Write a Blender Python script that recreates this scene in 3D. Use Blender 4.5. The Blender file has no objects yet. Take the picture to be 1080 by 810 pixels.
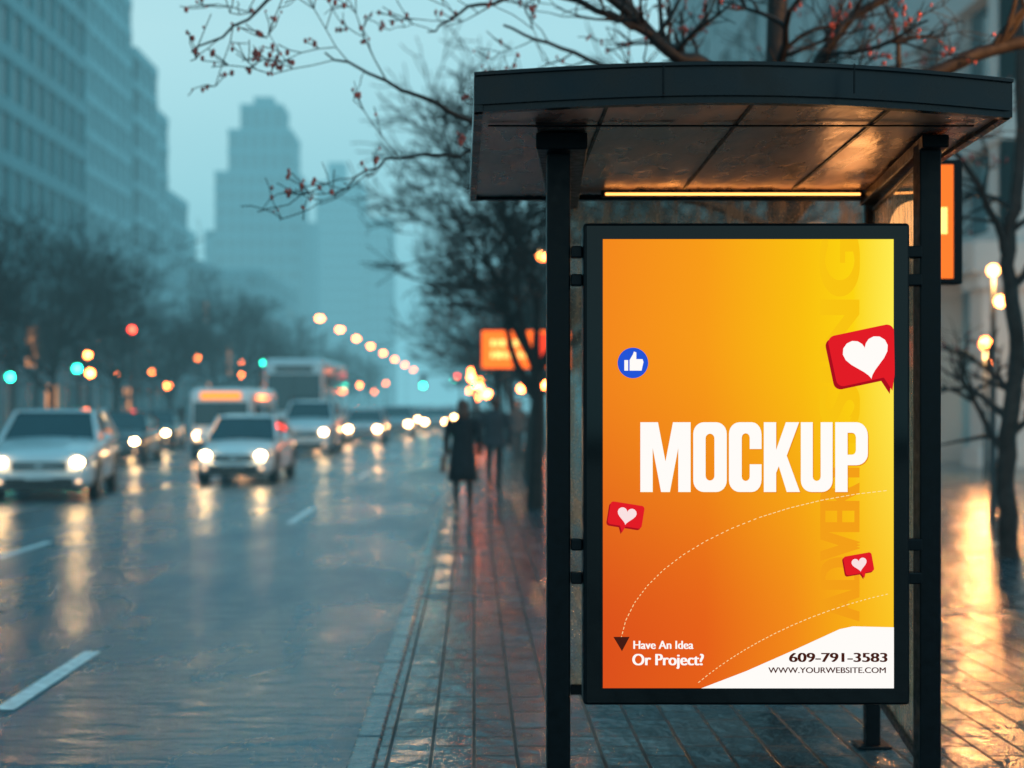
import bpy, math, random
from mathutils import Vector, Matrix, noise as mnoise
R = random.Random(7)
S = bpy.context.scene
def link(o): S.collection.objects.link(o); return o
def lin(c):
    return tuple(((v/255)/12.92 if v/255<=0.04045 else ((v/255+0.055)/1.055)**2.4) for v in c)

# ------------------------------------------------------------------ materials
def mat(name, col, rough=0.5, metal=0.0, var=0.15, scale=4.0, bump=0.0, coat=0.0, rvar=0.0, spec=0.5, stretch=None):
    m = bpy.data.materials.new(name); m.use_nodes = True
    nt = m.node_tree; b = nt.nodes['Principled BSDF']
    b.inputs['Roughness'].default_value = rough
    b.inputs['Metallic'].default_value = metal
    b.inputs['Coat Weight'].default_value = coat
    b.inputs['Coat Roughness'].default_value = 0.05
    b.inputs['Specular IOR Level'].default_value = spec
    tc = nt.nodes.new('ShaderNodeTexCoord')
    n = nt.nodes.new('ShaderNodeTexNoise'); n.inputs['Scale'].default_value = scale; n.inputs['Detail'].default_value = 5
    if stretch:
        mp = nt.nodes.new('ShaderNodeMapping'); mp.inputs['Scale'].default_value=stretch
        nt.links.new(tc.outputs['Object'], mp.inputs[0]); nt.links.new(mp.outputs[0], n.inputs['Vector'])
    else: nt.links.new(tc.outputs['Object'], n.inputs['Vector'])
    r = nt.nodes.new('ShaderNodeValToRGB')
    r.color_ramp.elements[0].position = .3; r.color_ramp.elements[1].position = .7
    r.color_ramp.elements[0].color = (*[max(0,c*(1-var)) for c in col], 1)
    r.color_ramp.elements[1].color = (*[min(1,c*(1+var)) for c in col], 1)
    nt.links.new(n.outputs['Fac'], r.inputs['Fac']); nt.links.new(r.outputs['Color'], b.inputs['Base Color'])
    if rvar:
        mr = nt.nodes.new('ShaderNodeMapRange'); mr.inputs[1].default_value=.3; mr.inputs[2].default_value=.7
        mr.inputs[3].default_value=max(0.02,rough-rvar); mr.inputs[4].default_value=rough+rvar
        nt.links.new(n.outputs['Fac'], mr.inputs[0]); nt.links.new(mr.outputs[0], b.inputs['Roughness'])
    if bump:
        bp = nt.nodes.new('ShaderNodeBump'); bp.inputs['Strength'].default_value = bump; bp.inputs['Distance'].default_value=0.02
        nt.links.new(n.outputs['Fac'], bp.inputs['Height']); nt.links.new(bp.outputs['Normal'], b.inputs['Normal'])
    return m
def emis(name, col, strength):
    m = bpy.data.materials.new(name); m.use_nodes = True
    nt = m.node_tree; nt.nodes.clear()
    e = nt.nodes.new('ShaderNodeEmission'); e.inputs[0].default_value=(*col,1); e.inputs[1].default_value=strength
    o = nt.nodes.new('ShaderNodeOutputMaterial'); nt.links.new(e.outputs[0], o.inputs[0])
    return m
def glassmat(name, tint, gloss=0.5, dirt=0.1, dirtcol=(.3,.3,.3), rough=0.03):
    m = bpy.data.materials.new(name); m.use_nodes = True
    nt = m.node_tree; nt.nodes.clear()
    o = nt.nodes.new('ShaderNodeOutputMaterial')
    t = nt.nodes.new('ShaderNodeBsdfTransparent'); t.inputs[0].default_value=(*tint,1)
    g = nt.nodes.new('ShaderNodeBsdfGlossy'); g.inputs['Roughness'].default_value=rough
    d = nt.nodes.new('ShaderNodeBsdfTranslucent'); d.inputs[0].default_value=(*dirtcol,1)
    d2 = nt.nodes.new('ShaderNodeBsdfDiffuse'); d2.inputs[0].default_value=(*dirtcol,1)
    ad = nt.nodes.new('ShaderNodeMixShader'); ad.inputs[0].default_value=.4
    nt.links.new(d.outputs[0],ad.inputs[1]); nt.links.new(d2.outputs[0],ad.inputs[2])
    fr = nt.nodes.new('ShaderNodeFresnel'); fr.inputs[0].default_value=1.5
    mx = nt.nodes.new('ShaderNodeMixShader'); nt.links.new(fr.outputs[0], mx.inputs[0])
    nt.links.new(t.outputs[0], mx.inputs[1]); nt.links.new(g.outputs[0], mx.inputs[2])
    tc = nt.nodes.new('ShaderNodeTexCoord'); mp = nt.nodes.new('ShaderNodeMapping'); mp.inputs['Scale'].default_value=(1,1,.25)
    n = nt.nodes.new('ShaderNodeTexNoise'); n.inputs['Scale'].default_value=22; n.inputs['Detail'].default_value=8
    nt.links.new(tc.outputs['Object'], mp.inputs[0]); nt.links.new(mp.outputs[0], n.inputs['Vector'])
    vo = nt.nodes.new('ShaderNodeTexVoronoi'); vo.inputs['Scale'].default_value=55
    nt.links.new(tc.outputs['Object'], vo.inputs['Vector'])
    lt = nt.nodes.new('ShaderNodeMath'); lt.operation='LESS_THAN'; lt.inputs[1].default_value=.22
    nt.links.new(vo.outputs['Distance'], lt.inputs[0])
    mr = nt.nodes.new('ShaderNodeMapRange'); mr.inputs[1].default_value=.45; mr.inputs[2].default_value=.8
    mr.inputs[3].default_value=dirt*.25; mr.inputs[4].default_value=min(1,dirt*2.5)
    nt.links.new(n.outputs['Fac'], mr.inputs[0])
    a = nt.nodes.new('ShaderNodeMath'); a.operation='MULTIPLY_ADD'; a.inputs[1].default_value=dirt; a.use_clamp=True
    nt.links.new(lt.outputs[0], a.inputs[0]); nt.links.new(mr.outputs[0], a.inputs[2])
    m2 = nt.nodes.new('ShaderNodeMixShader'); nt.links.new(a.outputs[0], m2.inputs[0])
    nt.links.new(mx.outputs[0], m2.inputs[1]); nt.links.new(ad.outputs[0], m2.inputs[2]); nt.links.new(m2.outputs[0], o.inputs[0])
    return m

# ------------------------------------------------------------------ mesh builder
class MB:
    def __init__(s): s.v=[]; s.f=[]; s.m=[]
    def face(s, pts, mi=0):
        b=len(s.v); s.v += [tuple(p) for p in pts]; s.f.append(tuple(range(b,b+len(pts)))); s.m.append(mi)
    def box(s,x0,x1,y0,y1,z0,z1,mi=0):
        b=len(s.v)
        s.v += [(x0,y0,z0),(x1,y0,z0),(x1,y1,z0),(x0,y1,z0),(x0,y0,z1),(x1,y0,z1),(x1,y1,z1),(x0,y1,z1)]
        for q in ((0,3,2,1),(4,5,6,7),(0,1,5,4),(1,2,6,5),(2,3,7,6),(3,0,4,7)):
            s.f.append(tuple(b+i for i in q)); s.m.append(mi)
    def hexa(s,pts,mi=0):
        b=len(s.v); s.v += [tuple(p) for p in pts]
        for q in ((0,3,2,1),(4,5,6,7),(0,1,5,4),(1,2,6,5),(2,3,7,6),(3,0,4,7)):
            s.f.append(tuple(b+i for i in q)); s.m.append(mi)
    def tube(s,pts,rads,n=6,mi=0,cap=True):
        b=len(s.v); k=len(pts)
        up=Vector((0.13,0.21,1)).normalized()
        for i,p in enumerate(pts):
            d=(Vector(pts[min(i+1,k-1)])-Vector(pts[max(i-1,0)]))
            if d.length<1e-9: d=Vector((0,0,1))
            d.normalize()
            a=d.cross(up)
            if a.length<0.1: a=d.cross(Vector((1,0,0)))
            a.normalize(); c=d.cross(a)
            for j in range(n):
                t=2*math.pi*j/n
                q=Vector(p)+(a*math.cos(t)+c*math.sin(t))*rads[i]
                s.v.append((q.x,q.y,q.z))
        for i in range(k-1):
            for j in range(n):
                s.f.append((b+i*n+j,b+i*n+(j+1)%n,b+(i+1)*n+(j+1)%n,b+(i+1)*n+j)); s.m.append(mi)
        if cap:
            s.f.append(tuple(b+j for j in reversed(range(n)))); s.m.append(mi)
            s.f.append(tuple(b+(k-1)*n+j for j in range(n))); s.m.append(mi)
    def ell(s,c,r,mi=0,nu=12,nv=8,fn=None):
        b=len(s.v)
        for i in range(nv+1):
            th=math.pi*i/nv
            for j in range(nu):
                ph=2*math.pi*j/nu
                p=[math.sin(th)*math.cos(ph),math.sin(th)*math.sin(ph),math.cos(th)]
                if fn: p=fn(p)
                s.v.append((c[0]+r[0]*p[0],c[1]+r[1]*p[1],c[2]+r[2]*p[2]))
        for i in range(nv):
            for j in range(nu):
                s.f.append((b+i*nu+j,b+(i+1)*nu+j,b+(i+1)*nu+(j+1)%nu,b+i*nu+(j+1)%nu)); s.m.append(mi)
    def loft(s,rings,mi=0,cap=True):
        b=len(s.v); n=len(rings[0])
        for r in rings: s.v += [tuple(p) for p in r]
        for i in range(len(rings)-1):
            for j in range(n):
                s.f.append((b+i*n+j,b+i*n+(j+1)%n,b+(i+1)*n+(j+1)%n,b+(i+1)*n+j)); s.m.append(mi)
        if cap:
            s.f.append(tuple(b+j for j in reversed(range(n)))); s.m.append(mi)
            s.f.append(tuple(b+(len(rings)-1)*n+j for j in range(n))); s.m.append(mi)
    def obj(s,name,mats,parent=None,smooth=False,bevel=0,loc=None,recalc=True):
        me=bpy.data.meshes.new(name); me.from_pydata(s.v,[],s.f)
        for m in mats: me.materials.append(m)
        me.polygons.foreach_set('material_index',s.m)
        if smooth: me.polygons.foreach_set('use_smooth',[True]*len(s.f))
        me.update()
        if recalc:
            import bmesh
            bm=bmesh.new(); bm.from_mesh(me); bmesh.ops.recalc_face_normals(bm,faces=bm.faces[:]); bm.to_mesh(me); bm.free()
        o=bpy.data.objects.new(name,me); link(o)
        if parent: o.parent=parent
        if loc: o.location=loc
        if bevel:
            bv=o.modifiers.new('bevel','BEVEL'); bv.width=bevel; bv.segments=2; bv.limit_method='ANGLE'
        return o
def empty(name,loc=(0,0,0),rz=0):
    e=bpy.data.objects.new(name,None); e.location=loc; e.rotation_euler=(0,0,rz); e.empty_display_size=.2
    return link(e)

# ------------------------------------------------------------------ world
w = bpy.data.worlds.new("World"); S.world=w; w.use_nodes=True
nt=w.node_tree; bg=nt.nodes['Background']
sky=nt.nodes.new('ShaderNodeTexSky'); sky.sky_type='NISHITA'; sky.sun_disc=False
sky.sun_elevation=math.radians(9); sky.sun_rotation=math.radians(-30); sky.dust_density=3
tc=nt.nodes.new('ShaderNodeTexCoord'); sp=nt.nodes.new('ShaderNodeSeparateXYZ')
nt.links.new(tc.outputs['Generated'],sp.inputs[0])
rp=nt.nodes.new('ShaderNodeValToRGB'); cr=rp.color_ramp
cr.elements[0].position=0.0; cr.elements[0].color=(0.32,0.70,0.80,1)
cr.elements[1].position=1.0; cr.elements[1].color=(0.05,0.32,0.48,1)
e=cr.elements.new(.25); e.color=(0.55,0.82,0.87,1)
e=cr.elements.new(.5); e.color=(0.18,0.54,0.70,1)
cn=nt.nodes.new('ShaderNodeTexNoise'); cn.inputs['Scale'].default_value=2.2; cn.inputs['Detail'].default_value=4
mpn=nt.nodes.new('ShaderNodeMapping'); mpn.inputs['Scale'].default_value=(1,1,3)
nt.links.new(tc.outputs['Generated'],mpn.inputs[0]); nt.links.new(mpn.outputs[0],cn.inputs['Vector'])
cm=nt.nodes.new('ShaderNodeMapRange'); cm.inputs[3].default_value=.85; cm.inputs[4].default_value=1.12
nt.links.new(cn.outputs['Fac'],cm.inputs[0])
nt.links.new(sp.outputs[2],rp.inputs[0])
vm=nt.nodes.new('ShaderNodeVectorMath'); vm.operation='SCALE'
nt.links.new(rp.outputs[0],vm.inputs[0]); nt.links.new(cm.outputs[0],vm.inputs['Scale'])
sc=nt.nodes.new('ShaderNodeVectorMath'); sc.operation='SCALE'; sc.inputs['Scale'].default_value=0.006
nt.links.new(sky.outputs[0],sc.inputs[0])
ad=nt.nodes.new('ShaderNodeVectorMath'); ad.operation='ADD'
nt.links.new(sc.outputs[0],ad.inputs[0]); nt.links.new(vm.outputs[0],ad.inputs[1])
nt.links.new(ad.outputs[0],bg.inputs[0]); bg.inputs[1].default_value=1.12
sun=bpy.data.lights.new('sun','SUN'); sun.energy=0.3; sun.angle=math.radians(25); sun.color=(.55,.92,1)
so=link(bpy.data.objects.new('sun',sun)); so.rotation_euler=(math.radians(60),0,math.radians(30))

# haze: homogeneous air filling the street beyond the shelter
hz=bpy.data.materials.new('haze_air'); hz.use_nodes=True; n=hz.node_tree; n.nodes.clear()
ho=n.nodes.new('ShaderNodeOutputMaterial'); va=n.nodes.new('ShaderNodeVolumeAbsorption'); ve=n.nodes.new('ShaderNodeEmission'); vs=n.nodes.new('ShaderNodeAddShader')
SIG=0.0023
va.inputs['Color'].default_value=(0,0,0,1); va.inputs['Density'].default_value=SIG
ve.inputs[0].default_value=(0.21,0.55,0.65,1); ve.inputs[1].default_value=SIG
n.links.new(va.outputs[0],vs.inputs[0]); n.links.new(ve.outputs[0],vs.inputs[1]); n.links.new(vs.outputs[0],ho.inputs['Volume'])
b=MB(); b.box(-700,700,13,1400,-3,90); b.obj('haze',[hz])

# ------------------------------------------------------------------ ground materials
def wet(name, base_nodes):
    m=bpy.data.materials.new(name); m.use_nodes=True; nt=m.node_tree; b=nt.nodes['Principled BSDF']
    g=nt.nodes.new('ShaderNodeNewGeometry')
    base_nodes(nt,b,g); return m
def N(nt,t,**k):
    n=nt.nodes.new(t)
    for a,v in k.items(): n.inputs[a.replace('_',' ')].default_value=v
    return n
def road_nodes(nt,b,g):
    L=nt.links.new
    n1=N(nt,'ShaderNodeTexNoise',Scale=.55,Detail=6.,Roughness=.6); mp=N(nt,'ShaderNodeMapping'); mp.inputs['Scale'].default_value=(1,.35,1)
    L(g.outputs['Position'],mp.inputs[0]); L(mp.outputs[0],n1.inputs['Vector'])
    n2=N(nt,'ShaderNodeTexNoise',Scale=60.,Detail=4.); L(g.outputs['Position'],n2.inputs['Vector'])
    n3=N(nt,'ShaderNodeTexNoise',Scale=7.,Detail=5.); mp3=N(nt,'ShaderNodeMapping'); mp3.inputs['Scale'].default_value=(.45,1,1)
    L(g.outputs['Position'],mp3.inputs[0]); L(mp3.outputs[0],n3.inputs['Vector'])
    r=nt.nodes.new('ShaderNodeValToRGB'); r.color_ramp.elements[0].position=.35; r.color_ramp.elements[1].position=.68
    r.color_ramp.elements[0].color=(.010,.06,.09,1); r.color_ramp.elements[1].color=(.035,.13,.18,1)
    mx=nt.nodes.new('ShaderNodeMath'); mx.operation='MULTIPLY_ADD'; mx.inputs[1].default_value=.4; L(n2.outputs['Fac'],mx.inputs[0])
    mm=nt.nodes.new('ShaderNodeMath'); mm.operation='MULTIPLY'; mm.inputs[1].default_value=.6; L(n1.outputs['Fac'],mm.inputs[0]); L(mm.outputs[0],mx.inputs[2])
    L(mx.outputs[0],r.inputs[0]); L(r.outputs[0],b.inputs['Base Color'])
    mr=nt.nodes.new('ShaderNodeMapRange'); mr.inputs[1].default_value=.35; mr.inputs[2].default_value=.65; mr.inputs[3].default_value=.14; mr.inputs[4].default_value=.44
    L(n1.outputs['Fac'],mr.inputs[0]); L(mr.outputs[0],b.inputs['Roughness'])
    b1=N(nt,'ShaderNodeBump',Strength=.45,Distance=.010); L(n2.outputs['Fac'],b1.inputs['Height'])
    b2=N(nt,'ShaderNodeBump',Strength=.75,Distance=.05); L(n3.outputs['Fac'],b2.inputs['Height']); L(b1.outputs[0],b2.inputs['Normal'])
    L(b2.outputs[0],b.inputs['Normal'])
    b.inputs['IOR'].default_value=1.7
M_road=wet('wet_asphalt',road_nodes)
def pave_nodes(nt,b,g):
    L=nt.links.new
    sp=nt.nodes.new('ShaderNodeSeparateXYZ'); cb=nt.nodes.new('ShaderNodeCombineXYZ')
    L(g.outputs['Position'],sp.inputs[0]); L(sp.outputs[1],cb.inputs[0]); L(sp.outputs[0],cb.inputs[1])
    br=nt.nodes.new('ShaderNodeTexBrick'); br.inputs['Scale'].default_value=1; br.inputs['Brick Width'].default_value=.38; br.inputs['Row Height'].default_value=.2
    br.inputs['Mortar Size'].default_value=.009; br.inputs['Mortar Smooth'].default_value=.3; br.inputs['Bias'].default_value=-.2
    br.inputs['Color1'].default_value=(.02,.06,.08,1); br.inputs['Color2'].default_value=(.08,.14,.165,1); br.inputs['Mortar'].default_value=(.004,.006,.008,1)
    L(cb.outputs[0],br.inputs['Vector'])
    n1=N(nt,'ShaderNodeTexNoise',Scale=1.3,Detail=6.,Roughness=.65); L(g.outputs['Position'],n1.inputs['Vector'])
    n2=N(nt,'ShaderNodeTexNoise',Scale=35.,Detail=5.); L(g.outputs['Position'],n2.inputs['Vector'])
    mr=nt.nodes.new('ShaderNodeMapRange'); mr.inputs[1].default_value=.4; mr.inputs[2].default_value=.62; mr.inputs[3].default_value=.05; mr.inputs[4].default_value=.30
    L(n1.outputs['Fac'],mr.inputs[0])
    ma=nt.nodes.new('ShaderNodeMath'); ma.operation='MULTIPLY_ADD'; ma.inputs[1].default_value=.5; L(br.outputs['Fac'],ma.inputs[0]); L(mr.outputs[0],ma.inputs[2]); L(ma.outputs[0],b.inputs['Roughness'])
    mix=nt.nodes.new('ShaderNodeMix'); mix.data_type='RGBA'; mix.blend_type='MULTIPLY'; mix.inputs[0].default_value=.7
    rr=nt.nodes.new('ShaderNodeValToRGB'); rr.color_ramp.elements[0].position=.35; rr.color_ramp.elements[1].position=.65; rr.color_ramp.elements[0].color=(.35,.35,.35,1)
    L(n2.outputs['Fac'],rr.inputs[0]); L(br.outputs['Color'],mix.inputs[6]); L(rr.outputs[0],mix.inputs[7]); L(mix.outputs[2],b.inputs['Base Color'])
    inv=nt.nodes.new('ShaderNodeMath'); inv.operation='SUBTRACT'; inv.inputs[0].default_value=1; L(br.outputs['Fac'],inv.inputs[1])
    b1=N(nt,'ShaderNodeBump',Strength=1.,Distance=.014); L(inv.outputs[0],b1.inputs['Height'])
    b2=N(nt,'ShaderNodeBump',Strength=.5,Distance=.008); L(n2.outputs['Fac'],b2.inputs['Height']); L(b1.outputs[0],b2.inputs['Normal'])
    n3=N(nt,'ShaderNodeTexNoise',Scale=5.,Detail=4.); L(g.outputs['Position'],n3.inputs['Vector'])
    b3=N(nt,'ShaderNodeBump',Strength=.7,Distance=.04); L(n3.outputs['Fac'],b3.inputs['Height']); L(b2.outputs[0],b3.inputs['Normal'])
    L(b3.outputs[0],b.inputs['Normal']); b.inputs['IOR'].default_value=1.7
M_pave=wet('wet_pavers',pave_nodes)
M_kerb=mat('wet_kerb_stone',(.07,.12,.14),.24,var=.45,scale=9,bump=.4,rvar=.12)
M_line=mat('road_paint',(.75,.8,.82),.35,var=.3,scale=14,bump=.2)
M_earth=mat('earth',(.05,.06,.06),.8)

b=MB(); b.face([(-900,-60,-.02),(900,-60,-.02),(900,1500,-.02),(-900,1500,-.02)]); b.obj('ground',[M_earth],recalc=False)
KX0=-.45
b=MB(); b.face([(-13.2,-30,0),(KX0-.13,-30,0),(KX0-.13,900,0),(-13.2,900,0)]); b.obj('road',[M_road],recalc=False)
b=MB(); b.box(KX0,60,-30,900,-.1,.10); b.obj('pavement',[M_pave])
b=MB(); b.box(-60,-13.4,-30,900,-.1,.10); b.obj('pavement',[M_pave])
b=MB()
y=-10
while y<140:
    b.box(KX0-.13,KX0-.002,y,y+.985,-.1,.112); b.box(-13.398,-13.2,y,y+.985,-.1,.112); y+=1
b.box(KX0-.13,KX0-.002,140,900,-.1,.112); b.box(-13.398,-13.2,140,900,-.1,.112)
b.obj('kerb',[M_kerb],bevel=.012)
b=MB()
for X,st in ((-2.68,(-4,8.1,20.6,33,45.5,58,70.5,83,95.5,108,120)),(-5.35,(2,16,28,40,52,64,76,88,100,112)),(-9.0,(6,18,30,42,54,66,78,90,102))):
    for y in st:
        L=1.9 if X>-3 else 2.2
        if y>15: L=3.2 if X>-3 else 1.9
        b.face([(X-.06,y,.004),(X+.06,y,.004),(X+.06,y+L,.004),(X-.06,y+L,.004)])
b.obj('lane_marking',[M_line],recalc=False)

# ------------------------------------------------------------------ bus shelter
M_frame=mat('black_powder_coat',(.003,.005,.007),.38,.0,var=.3,scale=30,rvar=.1,spec=.14)
M_fascia=mat('fascia_paint',(.003,.008,.012),.28,var=.4,scale=6,rvar=.12,spec=.22,bump=.1)
M_ceil=mat('brushed_ceiling',(.40,.29,.25),.30,.6,var=.55,scale=5,bump=.5,rvar=.16,stretch=(1.6,.6,1))
M_sglass=glassmat('rain_glass',(.88,.92,.90),dirt=.30,dirtcol=(.75,.55,.38))
M_warm=emis('warm_strip',lin((255,160,80)),4.0)
sh=empty('bus_shelter',(0,0,0))
PX0,PX1,PY=.318,1.715,5.34
b=MB()
b.box(PX0-.044,PX0+.044,PY,PY+.09,.10,2.73); b.box(PX1-.04,PX1+.04,PY,PY+.09,.10,2.73)
b.box(.40,.45,6.80,6.86,.10,2.73); b.box(1.875,1.945,6.80,6.86,.10,2.73)
b.box(PX0-.09,PX0+.09,PY-.05,PY+.14,.101,.115); b.box(PX1-.09,PX1+.09,PY-.05,PY+.14,.101,.115); b.box(1.83,1.99,6.76,6.90,.101,.115)
for pz in (.115,):
    for cx,cy in ((PX0-.065,PY-.025),(PX0+.065,PY-.025),(PX1-.065,PY-.025),(PX1+.065,PY-.025)):
        b.tube([(cx,cy,pz),(cx,cy,pz+.02)],[.012,.012],6)
b.obj('posts',[M_frame],sh,bevel=.008)
b=MB()  # beams
b.hexa([(PX0-.09,PY-.10,2.685),(PX0+.10,PY-.10,2.685),(.50,6.86,2.685),(.36,6.86,2.685),(PX0-.09,PY-.10,2.748),(PX0+.10,PY-.10,2.748),(.50,6.86,2.748),(.36,6.86,2.748)])
b.hexa([(PX1-.05,PY-.06,2.70),(PX1+.05,PY-.06,2.70),(1.96,6.86,2.70),(1.86,6.86,2.70),(PX1-.05,PY-.06,2.748),(PX1+.05,PY-.06,2.748),(1.96,6.86,2.748),(1.86,6.86,2.748)])
b.box(.46,1.87,6.81,6.85,.35,.40)
b.box(.50,1.86,6.80,6.86,2.722,2.747)
b.hexa([(1.70,5.44,.36),(1.73,5.44,.36),(1.925,6.79,.36),(1.895,6.79,.36),(1.70,5.44,.40),(1.73,5.44,.40),(1.925,6.79,.40),(1.895,6.79,.40)])
b.hexa([(1.70,5.44,2.66),(1.73,5.44,2.66),(1.925,6.79,2.66),(1.895,6.79,2.66),(1.70,5.44,2.68),(1.73,5.44,2.68),(1.925,6.79,2.68),(1.895,6.79,2.68)])
b.obj('frame_beams',[M_frame],sh,bevel=.006)
b=MB(); b.box(.455,1.87,6.826,6.834,.40,2.72)
b.hexa([(1.712,5.445,.40),(1.720,5.445,.40),(1.914,6.79,.40),(1.906,6.79,.40),(1.712,5.445,2.66),(1.720,5.445,2.66),(1.914,6.79,2.66),(1.906,6.79,2.66)])
b.obj('glass_panels',[M_sglass],sh)
def front(t):
    return (0.0+1.87*t, 4.84+.10*t-.20*math.sin(math.pi*t))
n=28
fr=[front(i/n) for i in range(n+1)]
b=MB()
for i in range(n):
    (x0,y0),(x1,y1)=fr[i],fr[i+1]
    b.hexa([(x0,y0,2.765),(x1,y1,2.765),(x1,y1+.03,2.765),(x0,y0+.03,2.765),(x0,y0,2.862),(x1,y1,2.862),(x1,y1+.03,2.862),(x0,y0+.03,2.862)],0)
    b.hexa([(x0,y0-.012,2.862),(x1,y1-.012,2.862),(x1,y1+.06,2.862),(x0,y0+.06,2.862),(x0,y0-.012,2.874),(x1,y1-.012,2.874),(x1,y1+.06,2.874),(x0,y0+.06,2.874)],0)
    b.hexa([(x0,y0+.012,2.742),(x1,y1+.012,2.742),(x1,y1+.05,2.742),(x0,y0+.05,2.742),(x0,y0+.012,2.765),(x1,y1+.012,2.765),(x1,y1+.05,2.765),(x0,y0+.05,2.765)],0)
b.hexa([(-.0,4.84,2.742),(.03,4.84,2.742),(.01,6.95,2.742),(-.02,6.95,2.742),(-.0,4.84,2.87),(.03,4.84,2.87),(.01,6.95,2.87),(-.02,6.95,2.87)],0)
b.hexa([(1.84,4.94,2.742),(1.87,4.94,2.742),(2.0,6.95,2.742),(1.97,6.95,2.742),(1.84,4.94,2.87),(1.87,4.94,2.87),(2.0,6.95,2.87),(1.97,6.95,2.87)],0)
b.box(-.02,2.0,6.95,6.98,2.742,2.87,0)
b.obj('roof_fascia',[M_fascia],sh)
b=MB()
b.box(1.245,1.249,4.66,4.668,2.765,2.862,0); b.box(.62,.624,4.66,4.672,2.765,2.862,0)
b.obj('fascia_seams',[M_frame],sh)
b=MB()
for i in range(n):
    (x0,y0),(x1,y1)=fr[i],fr[i+1]
    rx0=-.0+1.97*(i/n); rx1=-.0+1.97*((i+1)/n)
    b.face([(x0,y0+.04,2.758),(x1,y1+.04,2.758),(rx1,6.94,2.758),(rx0,6.94,2.758)],0)
    b.face([(x0,y0+.02,2.866),(x1,y1+.02,2.866),(rx1,6.94,2.90),(rx0,6.94,2.90)],1)
b.obj('roof_panels',[M_ceil,M_fascia],sh,recalc=False)
b=MB()
for t in (.24,.5,.76):
    x0,y0=front(t); b.hexa([(x0-.006,y0+.06,2.752),(x0+.006,y0+.06,2.752),(1.97*t+.006,6.68,2.752),(1.97*t-.006,6.68,2.752),(x0-.006,y0+.06,2.757),(x0+.006,y0+.06,2.757),(1.97*t+.006,6.68,2.757),(1.97*t-.006,6.68,2.757)])
b.box(.05,1.80,5.12,5.135,2.746,2.7515)
b.obj('ceiling_seams',[M_frame],sh)
b=MB(); b.box(.62,1.82,6.70,6.712,2.730,2.740); b.obj('lamp_strip',[M_warm],sh)
b=MB(); b.box(.60,1.84,6.713,6.74,2.722,2.752); b.obj('lamp_housing',[M_frame],sh)
b=MB()
X0,X1,Z0,Z1=.406,1.618,.628,2.418; YF=5.27
sx0,sx1,sz0,sz1=.477,1.555,.693,2.357
b.box(X0,X1,YF+.006,YF+.11,Z0,Z1)
b.obj('poster_case',[M_frame],sh,bevel=.012)
M_blackglass=mat('black_glass_border',(.002,.003,.004),.07,var=.2,scale=3,spec=.3)
b=MB(); b.box(X0+.012,sx0,YF-.002,YF+.008,Z0+.012,Z1-.012); b.box(sx1,X1-.012,YF-.002,YF+.008,Z0+.012,Z1-.012)
b.box(sx0,sx1,YF-.002,YF+.008,sz1,Z1-.012); b.box(sx0,sx1,YF-.002,YF+.008,Z0+.012,sz0)
b.obj('poster_border',[M_blackglass],sh)
b=MB()
for z in (2.315,2.21,1.22,1.095):
    b.box(PX0+.045,X0-.001,PY-.03,PY+.02,z-.022,z+.022); b.box(X1+.001,PX1-.041,PY-.03,PY+.02,z-.022,z+.022)
b.obj('brackets',[M_frame],sh,bevel=.005)
# screen
pm=bpy.data.materials.new('poster_backlit'); pm.use_nodes=True; nt=pm.node_tree; nt.nodes.clear(); L=nt.links.new
g=nt.nodes.new('ShaderNodeNewGeometry'); s1=nt.nodes.new('ShaderNodeSeparateXYZ'); L(g.outputs['Position'],s1.inputs[0])
u=nt.nodes.new('ShaderNodeMapRange'); u.inputs[1].default_value=sx0; u.inputs[2].default_value=sx1; L(s1.outputs[0],u.inputs[0])
v=nt.nodes.new('ShaderNodeMapRange'); v.inputs[1].default_value=sz0+.1; v.inputs[2].default_value=sz1-.3; v.interpolation_type='SMOOTHSTEP'; L(s1.outputs[2],v.inputs[0])
def ramp(st):
    r=nt.nodes.new('ShaderNodeValToRGB'); c=r.color_ramp
    c.elements[0].position=st[0][0]; c.elements[0].color=(*lin(st[0][1]),1)
    c.elements[1].position=st[-1][0]; c.elements[1].color=(*lin(st[-1][1]),1)
    for p,cc in st[1:-1]:
        e=c.elements.new(p); e.color=(*lin(cc),1)
    return r
ra=ramp([(0,(244,136,30)),(.35,(248,156,24)),(.68,(250,190,16)),(.86,(252,212,16)),(1,(255,236,80))])
rb=ramp([(0,(220,80,28)),(.35,(230,96,26)),(.65,(242,136,26)),(.85,(248,172,22)),(1,(252,196,34))])
L(u.outputs[0],ra.inputs[0]); L(u.outputs[0],rb.inputs[0])
mx=nt.nodes.new('ShaderNodeMix'); mx.data_type='RGBA'; L(v.outputs[0],mx.inputs[0]); L(rb.outputs[0],mx.inputs[6]); L(ra.outputs[0],mx.inputs[7])
em=nt.nodes.new('ShaderNodeEmission'); em.inputs[1].default_value=1.0; L(mx.outputs[2],em.inputs[0])
o=nt.nodes.new('ShaderNodeOutputMaterial'); L(em.outputs[0],o.inputs[0])
b=MB(); b.face([(sx0,YF+.002,sz0),(sx1,YF+.002,sz0),(sx1,YF+.002,sz1),(sx0,YF+.002,sz1)]); b.obj('poster',[pm],sh,recalc=False)
KX=(sx1-sx0)/305.; KZ=(sz1-sz0)/471.
layer=[0]
def art(name,splines,matl):
    cu=bpy.data.curves.new(name,'CURVE'); cu.dimensions='2D'; cu.fill_mode='BOTH'
    for sp in splines:
        s=cu.splines.new('POLY'); s.points.add(len(sp)-1)
        for i,(x,y) in enumerate(sp): s.points[i].co=(x*KX,y*KZ,0,1)
        s.use_cyclic_u=True
    cu.materials.append(matl)
    o=link(bpy.data.objects.new(name,cu)); o.rotation_euler=(math.radians(90),0,0)
    layer[0]+=1; o.location=(sx0,YF+.0015-.0005*layer[0],sz0); o.parent=sh
    return o
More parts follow.
